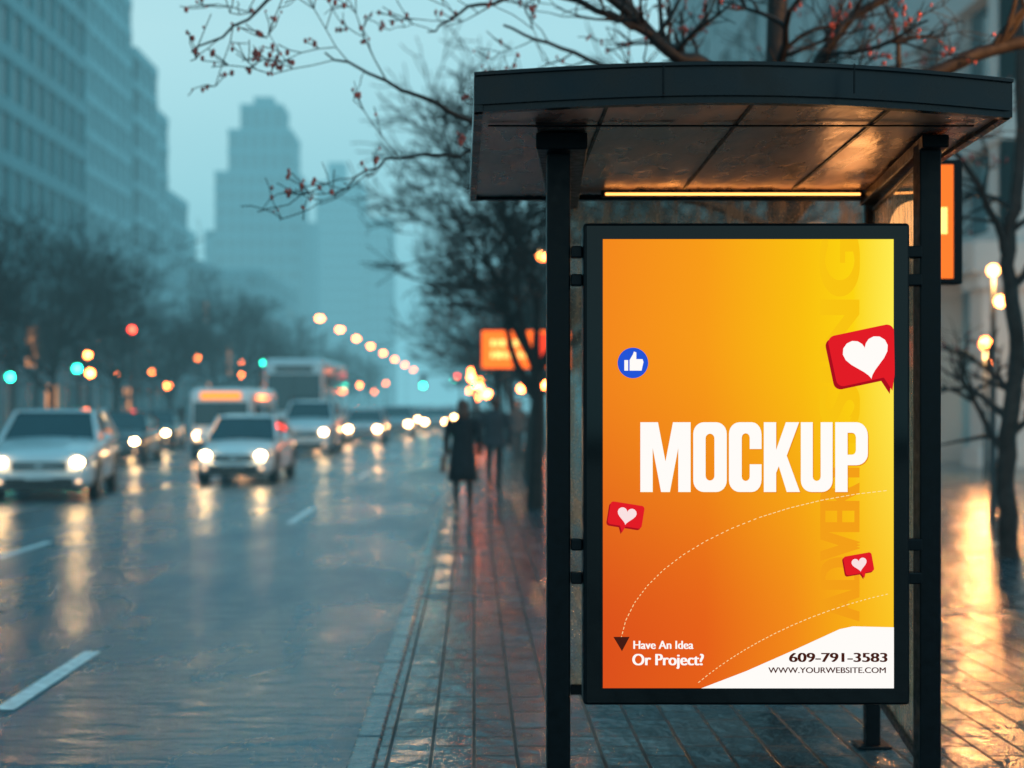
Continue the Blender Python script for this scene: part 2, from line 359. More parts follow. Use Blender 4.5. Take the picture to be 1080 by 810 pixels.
def text(name,body,x,y,h,wid,matl,bold=0.0,rot=0):
    copies=3 if bold else 1
    for c in range(copies):
        cu=bpy.data.curves.new(name,'FONT'); cu.body=body; cu.size=1; cu.materials.append(matl)
        o=link(bpy.data.objects.new(name,cu)); bpy.context.view_layer.update()
        d=o.dimensions; cap=.73; sh_=bold*c/2
        sX=(wid-bold)*KX/d.x if not rot else (wid-bold)*KZ/d.x
        sY=h*KZ/cap if not rot else h*KX/cap
        o.scale=(sX,sY,1); layer[0]+=1
        o.rotation_euler=(math.radians(90),-math.radians(rot),0); o.location=(sx0+(x+(0 if rot else sh_))*KX,YF+.0015-.0005*layer[0],sz0+(y+(sh_ if rot else 0))*KZ); o.parent=sh
    return o
def arc(cx,cy,r,a0,a1,k=6,ry=None):
    ry=r if ry is None else ry
    return [(cx+r*math.cos(math.radians(a0+(a1-a0)*i/k)),cy+ry*math.sin(math.radians(a0+(a1-a0)*i/k))) for i in range(k+1)]
def rrect(x0,y0,x1,y1,r):
    return arc(x1-r,y0+r,r,-90,0)+arc(x1-r,y1-r,r,0,90)+arc(x0+r,y1-r,r,90,180)+arc(x0+r,y0+r,r,180,270)
E=lambda n,c,s=1: emis(n,lin(c),s)
m_white=E('ink_white',(255,252,248),1.0); m_ghost=E('ink_ghost',(249,196,18)); m_dark=E('ink_dark',(70,28,20)); m_red=E('ink_red',(226,28,38)); m_red2=E('ink_dark_red',(170,14,30))
m_blue=E('ink_blue',(35,85,215)); m_shadow=E('ink_shadow',(232,142,16)); m_pink=E('ink_pink',(250,225,225)); m_lineart=E('ink_line',(255,225,160))
m_ghost2=E('ink_ghost_low',(244,160,24))
text('poster_ghost_text','ISING',269,250,44,218,m_ghost,8,90)
text('poster_ghost_text','ADVERT',269,70,44,172,m_ghost2,6,90)
art('poster_swoosh',[[(103,0),(150,18),(200,40),(248,62),(262,65),(305,64),(305,0)]],m_white)
def dashed(pts,wd=1.0,dash=3.2,gap=2.2,name='poster_dashes'):
    out=[];on=True
    fine=[]
    for i in range(len(pts)-1):
        for k in range(20):
            t=k/20; fine.append((pts[i][0]*(1-t)+pts[i+1][0]*t,pts[i][1]*(1-t)+pts[i+1][1]*t))
    p=fine[0]; start=p; dist=0
    for q in fine[1:]:
        dist+=math.hypot(q[0]-p[0],q[1]-p[1]); p=q
        if on and dist>=dash:
            dx,dy=q[0]-start[0],q[1]-start[1]; l=math.hypot(dx,dy); nx,ny=-dy/l*wd/2,dx/l*wd/2
            out.append([(start[0]+nx,start[1]+ny),(start[0]-nx,start[1]-ny),(q[0]-nx,q[1]-ny),(q[0]+nx,q[1]+ny)]); on=False; dist=0
        elif not on and dist>=gap: start=q; on=True; dist=0
    art(name,out,m_lineart)
def bez(a,b_,c,d,k=12):
    return [tuple((1-t)**3*a[i]+3*(1-t)**2*t*b_[i]+3*(1-t)*t*t*c[i]+t**3*d[i] for i in (0,1)) for t in [j/k for j in range(k+1)]]
dashed(bez((19,52),(30,130),(150,195),(303,208)),.8,2.2,1.6); dashed(bez((100,6),(140,40),(210,80),(303,100)),.8,2.2,1.6)
art('poster_arrow',[[(11,54),(28,54),(20,39)]],m_dark)
text('poster_text','Have An Idea',31,41.5,9,63,m_white,.7); text('poster_text','Or Project?',30,24.5,12.5,75,m_white,1.2)
text('poster_text','609-791-3583',194,28,10,103,m_dark,1.3); text('poster_text','WWW.YOURWEBSITE.COM',173,16.5,6.2,123,m_dark,.35)
def letters(dx,dy):
    out=[]
    def put(poly,ox): out.append([(x+ox+dx,y+dy) for x,y in poly])
    o=39
    put([(0,0),(0,73),(20,73),(28.5,32),(37,73),(57,73),(57,0),(43,0),(43,46),(33.5,0),(23.5,0),(14,46),(14,0)],o); o+=60
    put(rrect(0,0,38,73,12),o); put(rrect(14,12,24,61,5),o); o+=40.5
    put([(37,45)]+arc(26,60,11,0,90,5,13)+arc(12,61,12,90,180)+arc(12,12,12,180,270)+arc(26,13,11,270,360,5,13)+[(37,29),(23.5,29)]+arc(19,16,4.5,0,-180,6)+arc(19,57,4.5,180,0,6)+[(23.5,45)],o); o+=39.5
    put([(0,0),(0,73),(14,73),(14,44),(25,73),(40,73),(26,38),(41,0),(26,0),(17,27),(14,20),(14,0)],o); o+=42
    put([(0,73)]+arc(12,12,12,180,270)+arc(24,12,12,270,360)+[(36,73),(22.5,73)]+arc(18,16,4.5,0,-180,6)+[(13.5,73)],o); o+=39
    put([(0,0),(0,73)]+arc(24,59,13,90,0,6,14)+arc(24,40,13,0,-90,6,12)+[(14,28),(14,0)],o); put([(14,39),(14,62)]+arc(19,57,4.5,90,0,4,5)+arc(19,44,4.5,0,-90,4,5),o)
    return [[(39+(x-39-dx)*239/259+dx, y) for x,y in p] for p in out]
art('poster_headline_shadow',letters(.9,205),m_shadow)
art('poster_headline',letters(0,206),m_white)
def heart(cx,cy,s,ang=0):
    pts=[]
    for i in range(28):
        t=2*math.pi*i/28
        x=16*math.sin(t)**3; y=13*math.cos(t)-5*math.cos(2*t)-2*math.cos(3*t)-math.cos(4*t)
        a=math.radians(ang); x*=s/16; y*=s/16
        pts.append((cx+x*math.cos(a)-y*math.sin(a),cy+x*math.sin(a)+y*math.cos(a)))
    return pts
def rot(pts,cx,cy,a):
    a=math.radians(a); return [(cx+(x-cx)*math.cos(a)-(y-cy)*math.sin(a),cy+(x-cx)*math.sin(a)+(y-cy)*math.cos(a)) for x,y in pts]
def bubble(cx,cy,w,h,a,hs,clip=None,tail=.0):
    for k,(m,off) in enumerate(((m_red2,-w*.04),(m_red,0))):
        body=rrect(cx-w/2,cy-h/2,cx+w/2,cy+h/2,h*.14)
        tl=[(cx+w*(tail-.09),cy-h*.45),(cx+w*(tail+.01),cy-h*.78),(cx+w*(tail+.10),cy-h*.45)]
        P=[(x+off,y+off*1.2) for x,y in rot(body,cx,cy,a)]; T=[(x+off,y+off*1.2) for x,y in rot(tl,cx,cy,a)]
        if clip: P=[(min(x,clip),y) for x,y in P]; T=[(min(x,clip),y) for x,y in T]
        art('poster_like_bubble',[P],m); art('poster_like_bubble',[T],m)
    Hh=heart(cx+w*.02,cy,hs,a)
    if clip: Hh=[(min(x,clip),y) for x,y in Hh]
    art('poster_heart',[Hh],m_white if hs>10 else m_pink)
bubble(274,349,70,54,12,24,clip=305,tail=.28)
bubble(24,182,36,24,-9,10,tail=-.05)
bubble(267,131,30,20,10,8,tail=.1)
art('poster_thumb_badge',[arc(31,341,16,0,350,30)],m_blue)
art('poster_thumb',[[(22,333),(22,344),(26,344),(26,333)]],m_white)
art('poster_thumb',[[(27.5,333),(27.5,344),(31,350),(32,353),(34.5,352),(34.5,345),(41,345),(42,342),(40,333)]],m_white)

# ------------------------------------------------------------------ trees
M_bark=mat('wet_bark',(.022,.019,.018),.6,var=.4,scale=12,bump=.5,spec=.3)
M_twig=mat('far_twigs',(.014,.011,.011),.85,var=.3,spec=.2)
M_bud=mat('red_buds',(.34,.055,.045),.5,var=.4,scale=20)
def rv(r,s=1): return Vector((r.uniform(-1,1),r.uniform(-1,1),r.uniform(-1,1)))*s
def grow(mb,p,d,L,r,lvl,mx,rng,cfg):
    seg=cfg['seg'][lvl]; k=max(2,int(L/seg)); pts=[p.copy()]; rads=[r]; dd=d.normalized()
    ends=[]
    for i in range(k):
        dd=(dd+rv(rng,cfg['wob'][lvl])+Vector((0,0,cfg['up'][lvl]))).normalized()
        p=p+dd*(L/k); pts.append(p.copy()); rads.append(max(cfg['rmin'],r*(1-.75*(i+1)/k)))
        ends.append((p.copy(),dd.copy(),rads[-1]))
    mb.tube(pts,rads,cfg['n'][lvl],0,cap=False)
    if lvl<mx:
        for c in range(cfg['kids'][lvl]):
            t=rng.uniform(cfg['t0'][lvl],1); i=min(k-1,int(t*k)); q,qd,qr=ends[i]
            a=qd.cross(rv(rng)).normalized(); ang=math.radians(rng.uniform(28,62))
            nd=qd*math.cos(ang)+a*math.sin(ang)
            if nd.z<-.3: nd.z*=-.4
            grow(mb,q,nd,L*rng.uniform(.5,.8)*cfg['lf'][lvl],min(qr,max(cfg['rmin'],r*.55)),lvl+1,mx,rng,cfg)
    elif cfg.get('buds') and rng.random()<cfg['buds']:
        for _ in range(rng.randint(1,4)):
            c=pts[rng.randint(1,k)]+rv(rng,.02); s=rng.uniform(.007,.016)
            mb.ell(c,(s,s,s*1.4),1,5,3)
CF=dict(seg=[.6,.45,.35,.28,.22],wob=[.10,.2,.24,.28,.32],up=[.05,.05,.03,.02,0],n=[7,5,4,3,3],kids=[8,7,7,5,0],t0=[.38,.25,.2,.15,0],lf=[1.1,.9,.85,.8,1],rmin=.013)
variants=[];hts=[]
for s in range(4):
    rng=random.Random(200+s); mb=MB()
    grow(mb,Vector((0,0,0)),Vector((rng.uniform(-.06,.06),rng.uniform(-.06,.06),1)),5.2,.22,0,4,rng,CF)
    me=bpy.data.meshes.new('bare_tree_mesh'); me.from_pydata(mb.v,[],mb.f); me.materials.append(M_twig); me.update(); variants.append(me)
    hts.append(max(v[2] for v in mb.v)); print('tree',s,len(mb.f),hts[-1])
def tree(x,y,h,k,rz,z=.1):
    sc=h/hts[k%4]
    o=link(bpy.data.objects.new('bare_tree',variants[k%4])); o.location=(x,y,z); o.scale=(sc,sc,sc); o.rotation_euler=(0,0,rz)
for i,y in enumerate((41,49,58,68,79,91,105,121,140,162,190)):
    tree(-14.4+R.uniform(-.3,.3),y,R.uniform(8.2,9.4),i,R.uniform(0,6))
for i,y in enumerate((50,62,78,100)):
    tree(-19,y,R.uniform(7.5,8.8),i+1,R.uniform(0,6))
for i,(x,y,h) in enumerate(((.95,22.2,7.7),(1.2,31,8),(1.3,41,8.5),(1.4,52,8.5),(1.4,65,9),(1.3,84,9),(1.3,110,9),(1.3,145,9))):
    tree(x,y,h,i+2,R.uniform(0,6))
for i,(x,y) in enumerate(((5.5,30),(6,45),(6,64),(6,90))):
    tree(x,y,R.uniform(9,10),i+1,R.uniform(0,6))
CN=dict(seg=[.4,.25,.14,.09,.07],wob=[.1,.2,.26,.32,.35],up=[.03,.03,.01,0,0],n=[9,7,5,4,4],kids=[5,6,6,4,0],t0=[.3,.15,.15,.15,0],lf=[.9,.8,.8,.8,1],rmin=.0034,buds=.3)
def limb(mb,g,r0,r1,rng,lvl=1,kids=9,klen=.9,buds=None):
    pts=[Vector(p) for p in g]; fine=[]
    for i in range(len(pts)-1):
        a=pts[max(i-1,0)];b_=pts[i];c=pts[i+1];d=pts[min(i+2,len(pts)-1)]
        for k in range(6):
            t=k/6; q=.5*((2*b_)+(-a+c)*t+(2*a-5*b_+4*c-d)*t*t+(-a+3*b_-3*c+d)*t**3)
            fine.append(q+rv(rng,.018))
    fine.append(pts[-1]); K=len(fine)
    rad=[r0+(r1-r0)*(i/(K-1))**.8 for i in range(K)]
    mb.tube(fine,rad,8 if r0>.04 else 6,0,cap=False)
    cfg=dict(CN)
    if buds is not None: cfg['buds']=buds
    for c in range(kids):
        i=rng.randint(int(K*.18),K-2); d=(fine[i+1]-fine[i]).normalized()
        a=d.cross(rv(rng)).normalized(); ang=math.radians(rng.uniform(30,70))
        grow(mb,fine[i],d*math.cos(ang)+a*math.sin(ang),klen*rng.uniform(.6,1.2),rad[i]*.5,lvl+1,4,rng,cfg)
rng=random.Random(5); mb=MB()
limb(mb,[(2.35,10.6,.08),(2.3,10.6,1.2),(2.38,10.55,2.4),(2.25,10.5,3.4),(2.2,10.4,4.4),(2.4,10.3,6)],.16,.06,rng,kids=4,klen=1.3)
limb(mb,[(2.3,10.5,3.1),(2.9,10.2,3.9),(3.8,9.9,4.25),(4.6,9.7,4.2),(5.6,9.5,4.5)],.085,.02,rng,kids=13,buds=.3)
limb(mb,[(2.25,10.5,3.3),(1.7,10.2,4.1),(1.35,10.0,4.25),(.9,9.9,4.7),(.2,9.7,5.1)],.08,.02,rng,kids=10,buds=.3)
limb(mb,[(2.25,10.4,3.7),(2.7,10.1,4.5),(3.6,9.9,4.75),(4.3,9.6,4.6)],.05,.015,rng,kids=9,buds=.3)
limb(mb,[(2.25,10.4,3.0),(1.2,9.8,3.25),(.25,9.4,3.5),(-.35,9.2,3.72),(-.95,9.05,3.98)],.045,.006,rng,kids=7,klen=.55,buds=.6)
limb(mb,[(.25,9.4,3.5),(-.1,9.2,3.35),(-.55,9.1,3.3),(-.9,9.0,3.05)],.018,.004,rng,lvl=2,kids=7,klen=.42,buds=.5)
limb(mb,[(1.3,10.0,4.3),(.3,9.4,4.9),(-.5,9.1,4.95),(-1.0,9.0,4.6),(-1.35,8.9,4.2),(-1.75,8.8,3.92)],.035,.005,rng,lvl=2,kids=9,klen=.5,buds=.8)
limb(mb,[(1.3,10.0,4.3),(.6,9.6,4.5),(.05,9.3,4.35),(-.3,9.2,4.15)],.03,.005,rng,lvl=2,kids=6,klen=.45,buds=.5)
limb(mb,[(3.6,10,4.2),(3.9,9.7,4.5),(4.4,9.4,4.1),(4.9,9.2,3.95)],.03,.008,rng,lvl=2,kids=9,klen=.7,buds=.3)
limb(mb,[(1.7,10.2,4.1),(1.2,10.0,4.0),(.7,9.8,4.15),(.2,9.6,4.3)],.03,.008,rng,lvl=2,kids=7,klen=.6,buds=.4)
mb.obj('bare_tree',[M_bark,M_bud],smooth=True,recalc=False)
print('near',len(mb.f))
rng=random.Random(11); mb=MB()
limb(mb,[(5.72,15.2,.08),(5.7,15.2,1.2),(5.80,15.2,2.3),(5.70,15.2,3.4),(5.85,15.2,4.4),(5.8,15.2,6.5)],.115,.06,rng,kids=7,klen=1.4)
limb(mb,[(5.7,15.2,3.3),(5.3,15,4.1),(4.6,14.8,4.7),(3.6,14.6,5.3)],.05,.012,rng,kids=11)
limb(mb,[(5.8,15.2,3.0),(6.3,15.1,3.8),(7.0,15,4.4),(8,15,5)],.05,.012,rng,kids=9)
mb.obj('bare_tree',[M_bark,M_bud],smooth=True,recalc=False)

# ------------------------------------------------------------------ buildings
M_win=mat('window_glass',(.01,.06,.08),.15,var=.5,scale=.5)
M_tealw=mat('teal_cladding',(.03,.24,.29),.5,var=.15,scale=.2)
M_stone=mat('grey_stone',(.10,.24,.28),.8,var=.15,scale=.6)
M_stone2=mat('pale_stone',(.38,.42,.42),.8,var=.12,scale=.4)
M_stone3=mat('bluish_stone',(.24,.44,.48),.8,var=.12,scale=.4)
M_litw=emis('lit_window',lin((255,160,85)),1.4)
M_litc=emis('lit_window_cool',lin((150,215,215)),.6)
def block(b,x0,x1,y0,y1,z0,z1,floor=3.4,bay=3.0,pier=.9,band=1.1,proud=.35,lit=.0,rng=R):
    b.box(x0,x1,y0,y1,z0,z1,1)
    nf=max(1,int((z1-z0)/floor)); fh=(z1-z0)/nf
    for i in range(nf+1):
        zz=z0+i*fh; h=band/2 if i not in (0,nf) else band*.7
        b.box(x0-proud,x1+proud,y0-proud,y1+proud,max(z0,zz-h),min(z1+.4,zz+h),0)
    pr=proud*.8
    def piers(a0,a1,fixed,axis):
        nb=max(1,int((a1-a0)/bay)); bw=(a1-a0)/nb
        for j in range(nb+1):
            c=a0+j*bw; p0=max(a0-pr,c-pier/2); p1=min(a1+pr,c+pier/2)
            if axis=='x':
                b.box(p0,p1,fixed-pr,fixed+.0,z0,z1,0)
            else:
                b.box(fixed,fixed+pr,p0,p1,z0,z1,0) if fixed==x1 else b.box(fixed-pr,fixed,p0,p1,z0,z1,0)
            if j<nb and lit>0:
                for i in range(nf):
                    if rng.random()<lit:
                        za=z0+i*fh+band*.55; zb=z0+(i+1)*fh-band*.55; mi=2 if rng.random()<.6 else 3
                        if axis=='x': b.face([(c+pier/2,fixed-.03,za),(c+bw-pier/2,fixed-.03,za),(c+bw-pier/2,fixed-.03,zb),(c+pier/2,fixed-.03,zb)],mi)
                        else:
                            xx=fixed+.03 if fixed==x1 else fixed-.03
                            b.face([(xx,c+pier/2,za),(xx,c+bw-pier/2,za),(xx,c+bw-pier/2,zb),(xx,c+pier/2,zb)],mi)
    piers(x0,x1,y0,'x'); piers(y0,y1,x1,'y'); piers(y0,y1,x0,'y')
BM=lambda wall:[wall,M_win,M_litw,M_litc]
e=empty('office_tower',(0,0,0)); b=MB(); block(b,-62,-32.5,62,118,0,78,3.6,2.6,.5,1.0); b.box(-56,-40,75,100,78.4,84,0); b.obj('walls_and_windows',BM(M_tealw),e,recalc=False)
e=empty('stepped_apartment_block'); b=MB()
block(b,-60,-36.5,132,150,0,44,3.3,2.4,.9,1.0); block(b,-58,-36,150.6,160,0,39,3.3,2.4,.9,1.0); block(b,-58,-36.5,160.6,168,0,35,3.3,2.4,.9,1.0); block(b,-58,-37,168.6,182,0,27,3.3,2.4,.9,1.0)
b.box(-50,-38.5,140,147,44.4,48,0); b.box(-46,-38,152,158,39.4,42,0); b.box(-44,-38.5,162,166,35.4,37.5,0)
b.obj('walls_and_windows',BM(M_stone3),e,recalc=False)
e=empty('skyscraper'); b=MB(); Y=360
k_=.9
block(b,-65,-45,Y,Y+22,0,60,3.8,2.5,1.0,1.4,.6); block(b,-62,-47,Y+2,Y+20,60.4,71,3.8,2.5,1.0,1.4,.6); block(b,-59.5,-49.5,Y+5,Y+17,71.4,78,3.5,2.5,1.0,1.4,.5)
b.box(-57,-52,Y+8,Y+14,78.4,81,0); b.box(-69,-65.6,Y+4,Y+18,0,46,0); b.box(-44.4,-40.5,Y+4,Y+18,0,48,0)
b.obj('walls_and_windows',BM(M_stone),e,recalc=False)
e=empty('high_rise'); b=MB(); block(b,-53,-38,480,500,0,76,3.8,2.5,.8,1.2,.5); block(b,-37.4,-28,482,498,0,64,3.8,2.5,.8,1.2,.5); b.box(-50,-44,486,494,76.4,84,0); b.obj('walls_and_windows',BM(M_stone),e,recalc=False)
e=empty('high_rise'); b=MB(); block(b,-88,-76,300,320,0,52,3.6,2.5,.8,1.2,.5); block(b,-75,-64,310,325,0,40,3.6,2.5,.8,1.2,.5); b.obj('walls_and_windows',BM(M_tealw),e,recalc=False)
e=empty('apartment_block'); b=MB(); block(b,-60,-36,186,235,0,20,3.4,2.8,1.,1.1,lit=.04); block(b,-60,-36,240,290,0,24,3.4,2.8,1.,1.1,lit=.04); b.obj('walls_and_windows',BM(M_stone),e,recalc=False)
e=empty('shop_row'); b=MB(); block(b,-31,-24,40,110,0,6.5,3.2,3.5,.7,.9,lit=.12); block(b,-31,-24,112,190,0,8,3.6,3.5,.7,.9,lit=.10); b.obj('walls_and_windows',BM(M_stone),e,recalc=False)
e=empty('high_rise'); b=MB(); block(b,14,30,230,260,0,46,3.6,2.6,.8,1.1,lit=.02); b.obj('walls_and_windows',BM(M_stone2),e,recalc=False)
e=empty('stone_building'); b=MB()
block(b,14,34,37,98,5.2,42,3.9,3.6,1.5,1.5,.45,lit=.02); b.box(14.6,34,37.5,97,0.1,5.0,1)
for y in [37+3.6*i for i in range(18)]:
    b.box(13.1,14.5,y-.35,y+.6,.6,4.7,0); b.box(12.95,14.58,y-.5,y+.75,.1,.6,0); b.box(12.95,14.58,y-.5,y+.75,4.7,5.1,0)
b.box(12.8,34,36.4,99,5.1,5.9,0)
for y in [38+3.6*i for i in range(16)]:
    b.face([(14.55,y+.2,.8),(14.55,y+2.3,.8),(14.55,y+2.3,3.6),(14.55,y+.2,3.6)],2 if R.random()<.6 else 3)
for x in (16,19.6,23.2,26.8):
    b.box(x-.35,x+.6,36.6,37.4,.1,5.1,0)
    b.face([(x+.8,37.45,.6),(x+3,37.45,.6),(x+3,37.45,3.8),(x+.8,37.45,3.8)],2)
b.obj('walls_and_windows',BM(M_stone2),e,recalc=False)
e=empty('stone_building'); b=MB(); block(b,14,34,102,190,0,24,3.7,3.4,1.2,1.3,.4,lit=.04); b.obj('walls_and_windows',BM(M_stone),e,recalc=False)

# ------------------------------------------------------------------ vehicles
M_tyre=mat('tyre',(.015,.016,.017),.7); M_rim=mat('rim',(.35,.37,.38),.3,.8)
M_cglass=mat('car_glass',(.012,.03,.038),.05,var=.2,coat=.5); M_trim=mat('black_trim',(.012,.014,.015),.4)
M_head=emis('headlight',lin((255,205,140)),80); M_head2=emis('headlight_far',lin((255,185,120)),75); M_drl=emis('fog_lamp',lin((255,200,150)),3)
M_plate=mat('plate',(.55,.57,.58),.5); M_chrome=mat('chrome',(.5,.52,.53),.18,.9)
M_disp=emis('route_display',lin((255,140,40)),2.0); M_tail=mat('tail_lamp_red',(.15,.02,.02),.3)
paints={}
def paint(c):
    if c not in paints: paints[c]=mat('car_paint',c,.28,.1,var=.06,scale=2,coat=1)
    return paints[c]
def wheel(b,x,y,r,w,side):
    b.tube([(x-w/2,y,r),(x-w/2+.03,y,r),(x+w/2-.03,y,r),(x+w/2,y,r)],[r-.03,r,r,r-.03],18,0)
    xo=x+side*(w/2+.003); b.tube([(xo-side*.03,y,r),(xo,y,r)],[r*.66,r*.62],16,1)
    b.tube([(xo,y,r),(xo+side*.012,y,r)],[r*.18,r*.14],10,1)
    for k in range(5):
        a=2*math.pi*k/5; b.box(xo+min(0,side*.008),xo+max(0,side*.008),y+math.cos(a)*r*.3-.03,y+math.cos(a)*r*.3+.03,r+math.sin(a)*r*.4-.03,r+math.sin(a)*r*.4+.03,0)
def car(name,X,Y,col,L=4.4,W=1.76,H=1.45,yaw=0,suv=False,far=False):
    e=empty(name,(X,Y,0.002),math.radians(yaw)); hw=W/2; k=H/1.45; P=paint(col)
    b=MB(); st=[(0,.74,.34,.60),(.012,.84,.27,.68),(.04,.93,.22,.75),(.10,.975,.20,.80),(.2,1,.2,.875),(.27,1,.2,.925),(.5,1,.2,.95),(.75,1,.2,.98),(.9,.975,.22,.99),(.97,.92,.26,.95),(1,.8,.36,.82)]
    if suv: st=[(a,bb,c*1.1,d*1.06) for a,bb,c,d in st]
    rings=[]
    for a,wf,zb,zt in st:
        h=hw*wf; zb*=1; zt*=k; y=a*L
        half=[(0,zb),(h*.7,zb),(h*.93,zb+.04),(h,zb+.16),(h*1.0,(zb+zt)/2+.05),(h*.985,zt-.14),(h*.93,zt-.05),(h*.78,zt),(h*.4,zt+.022),(0,zt+.03)]
        ring=[(x,y,z) for x,z in half]+[(-x,y,z) for x,z in reversed(half[1:-1])]
        rings.append(ring)
    b.loft(rings,0); b.obj('body',[P],e,smooth=True)
    zb=.92*k; zt=H; b=MB()
    y0,y1,y2,y3=.25*L,.42*L,(.80*L if suv else .68*L),(.97*L if suv else .88*L)
    wb,wt=hw*.93,hw*.74
    b.loft([[(-wb,y0,zb),(wb,y0,zb),(wb*1.0,y3,zb+.04),(-wb,y3,zb+.04)],[(-wt,y1,zt-.035),(wt,y1,zt-.035),(wt,y2,zt-.035),(-wt,y2,zt-.035)]],0)
    b.obj('windows',[M_cglass],e)
    b=MB()
    b.loft([[(-wt-.015,y1-.05,zt-.045),(wt+.015,y1-.05,zt-.045),(wt+.015,y2+.05,zt-.045),(-wt-.015,y2+.05,zt-.045)],[(-wt+.03,y1+.03,zt-.008),(wt-.03,y1+.03,zt-.008),(wt-.03,y2-.03,zt-.008),(-wt+.03,y2-.03,zt-.008)],[(-wt*.6,y1+.3,zt+.02),(wt*.6,y1+.3,zt+.02),(wt*.6,y2-.3,zt+.02),(-wt*.6,y2-.3,zt+.02)]],0)
    for s in (-1,1):
        b.tube([(s*wb,y0-.02,zb),(s*(wt+.005),y1-.02,zt-.03)],[.045,.036],6,0)
        b.tube([(s*wb,y3,zb+.04),(s*(wt+.005),y2+.02,zt-.03)],[.06,.05],6,0)
        ym=(y1+y2)/2; b.tube([(s*(wb+.002),ym+.02,zb+.02),(s*(wt+.008),ym,zt-.04)],[.03,.03],6,1)
        if suv: b.tube([(s*(wt-.05),y1+.1,zt+.03),(s*(wt-.05),y2-.1,zt+.03)],[.015,.015],6,1)
        b.ell((s*(hw+.09),y0+.18,zb+.09),(.10,.06,.075),0); b.tube([(s*(hw-.06),y0+.18,zb+.03),(s*(hw+.05),y0+.17,zb+.06)],[.02,.02],6,1)
    b.obj('roof_and_pillars',[P,M_trim],e,smooth=False)
    b=MB(); g=k
    b.box(-hw*.50,hw*.50,-.012,.03,.50*g,.64*g,0)
    for i in range(3): b.box(-hw*.48,hw*.48,-.022,-.013,(.525+.04*i)*g,(.538+.04*i)*g,1)
    b.box(-hw*.07,hw*.07,-.03,-.0225,.545*g,.60*g,1)
    b.box(-hw*.62,hw*.62,-.008,.05,.30,.42,0)
    b.box(-.24,.24,-.04,-.0125,.40,.49,2)
    b.box(-hw*.8,hw*.8,.0,.06,.20,.27,0)
    b.tube([(-.35,y0-.03,zb+.02),(.02,y0+.03,zb+.09)],[.008,.008],4,0); b.tube([(.1,y0-.03,zb+.02),(.5,y0+.03,zb+.09)],[.008,.008],4,0)
    b.obj('grille_and_bumper',[M_trim,M_chrome,M_plate],e)
    b=MB(); hs=1.35 if far else 1.0
    for s in (-1,1):
        b.ell((s*hw*.70,.065,.63*g),(.17,.07,.075),1); b.ell((s*hw*.70,.005,.63*g),(.10*hs,.05,.072*hs),0)
        b.ell((s*hw*.72,.02,.36),(.04,.04,.03),2)
        b.box(s*hw*.75-.12,s*hw*.75+.12,L-.03,L+.005,.70*g,.82*g,3)
    b.obj('lamps',[M_head2 if far else M_head,M_chrome,M_drl,M_tail],e,smooth=True)
    b=MB(); r=.32 if not suv else .36
    for s in (-1,1):
        for y in (.19*L,.80*L):
            b.tube([(s*(hw-.16),y,r+.03),(s*(hw+.006),y,r+.03)],[r+.06,r+.06],20,2); wheel(b,s*(hw-.085),y,r,.2,s)
    b.obj('wheels',[M_tyre,M_rim,M_trim],e,smooth=False)
    b=MB()
    for s in (-1,1):
        x=s*(hw+.003)
        for y in (.36*L,.57*L,.75*L): b.box(min(x,x+s*.003),max(x,x+s*.003),y,y+.008,.3,.9*k,0)
        for y in (.50*L,.70*L): b.box(min(x,x+s*.02),max(x,x+s*.02),y,y+.16,.78*k,.81*k,0)
    b.obj('door_lines',[M_trim],e)
    return e
car('silver_suv',-7.65,25.0,(.66,.69,.71),L=4.4,W=1.88,H=1.62,yaw=8,suv=True)
car('white_car',-5.12,30.2,(.8,.82,.83),W=1.68,H=1.47)
car('dark_car',-10.3,40.5,(.03,.035,.045),W=1.75,H=1.5,yaw=5)
car('dark_car',-11.9,52,(.05,.055,.06),H=1.5,yaw=5)
car('white_suv',-5.6,47,(.78,.8,.82),W=1.8,H=1.82,suv=True)
car('white_car',-4.7,60,(.65,.67,.69),far=True,H=1.5)
car('silver_car',-3.9,71,(.5,.53,.55),H=1.6,far=True)
car('dark_car',-6.9,76,(.06,.06,.07),far=True)
for i,(x,y,c) in enumerate(((-5.2,90,.4),(-3.3,98,.4),(-7.6,104,.5),(-4.6,122,.1),(-2.6,135,.5),(-7,140,.1),(-9.8,66,.3),(-10.4,85,.3),(-2.3,84,.35),(-2.2,112,.3),(-5.3,160,.4),(-3.2,175,.4))):
    car('silver_car' if c>.2 else 'dark_car',x,y,(c,c*1.02,c*1.05),far=True)
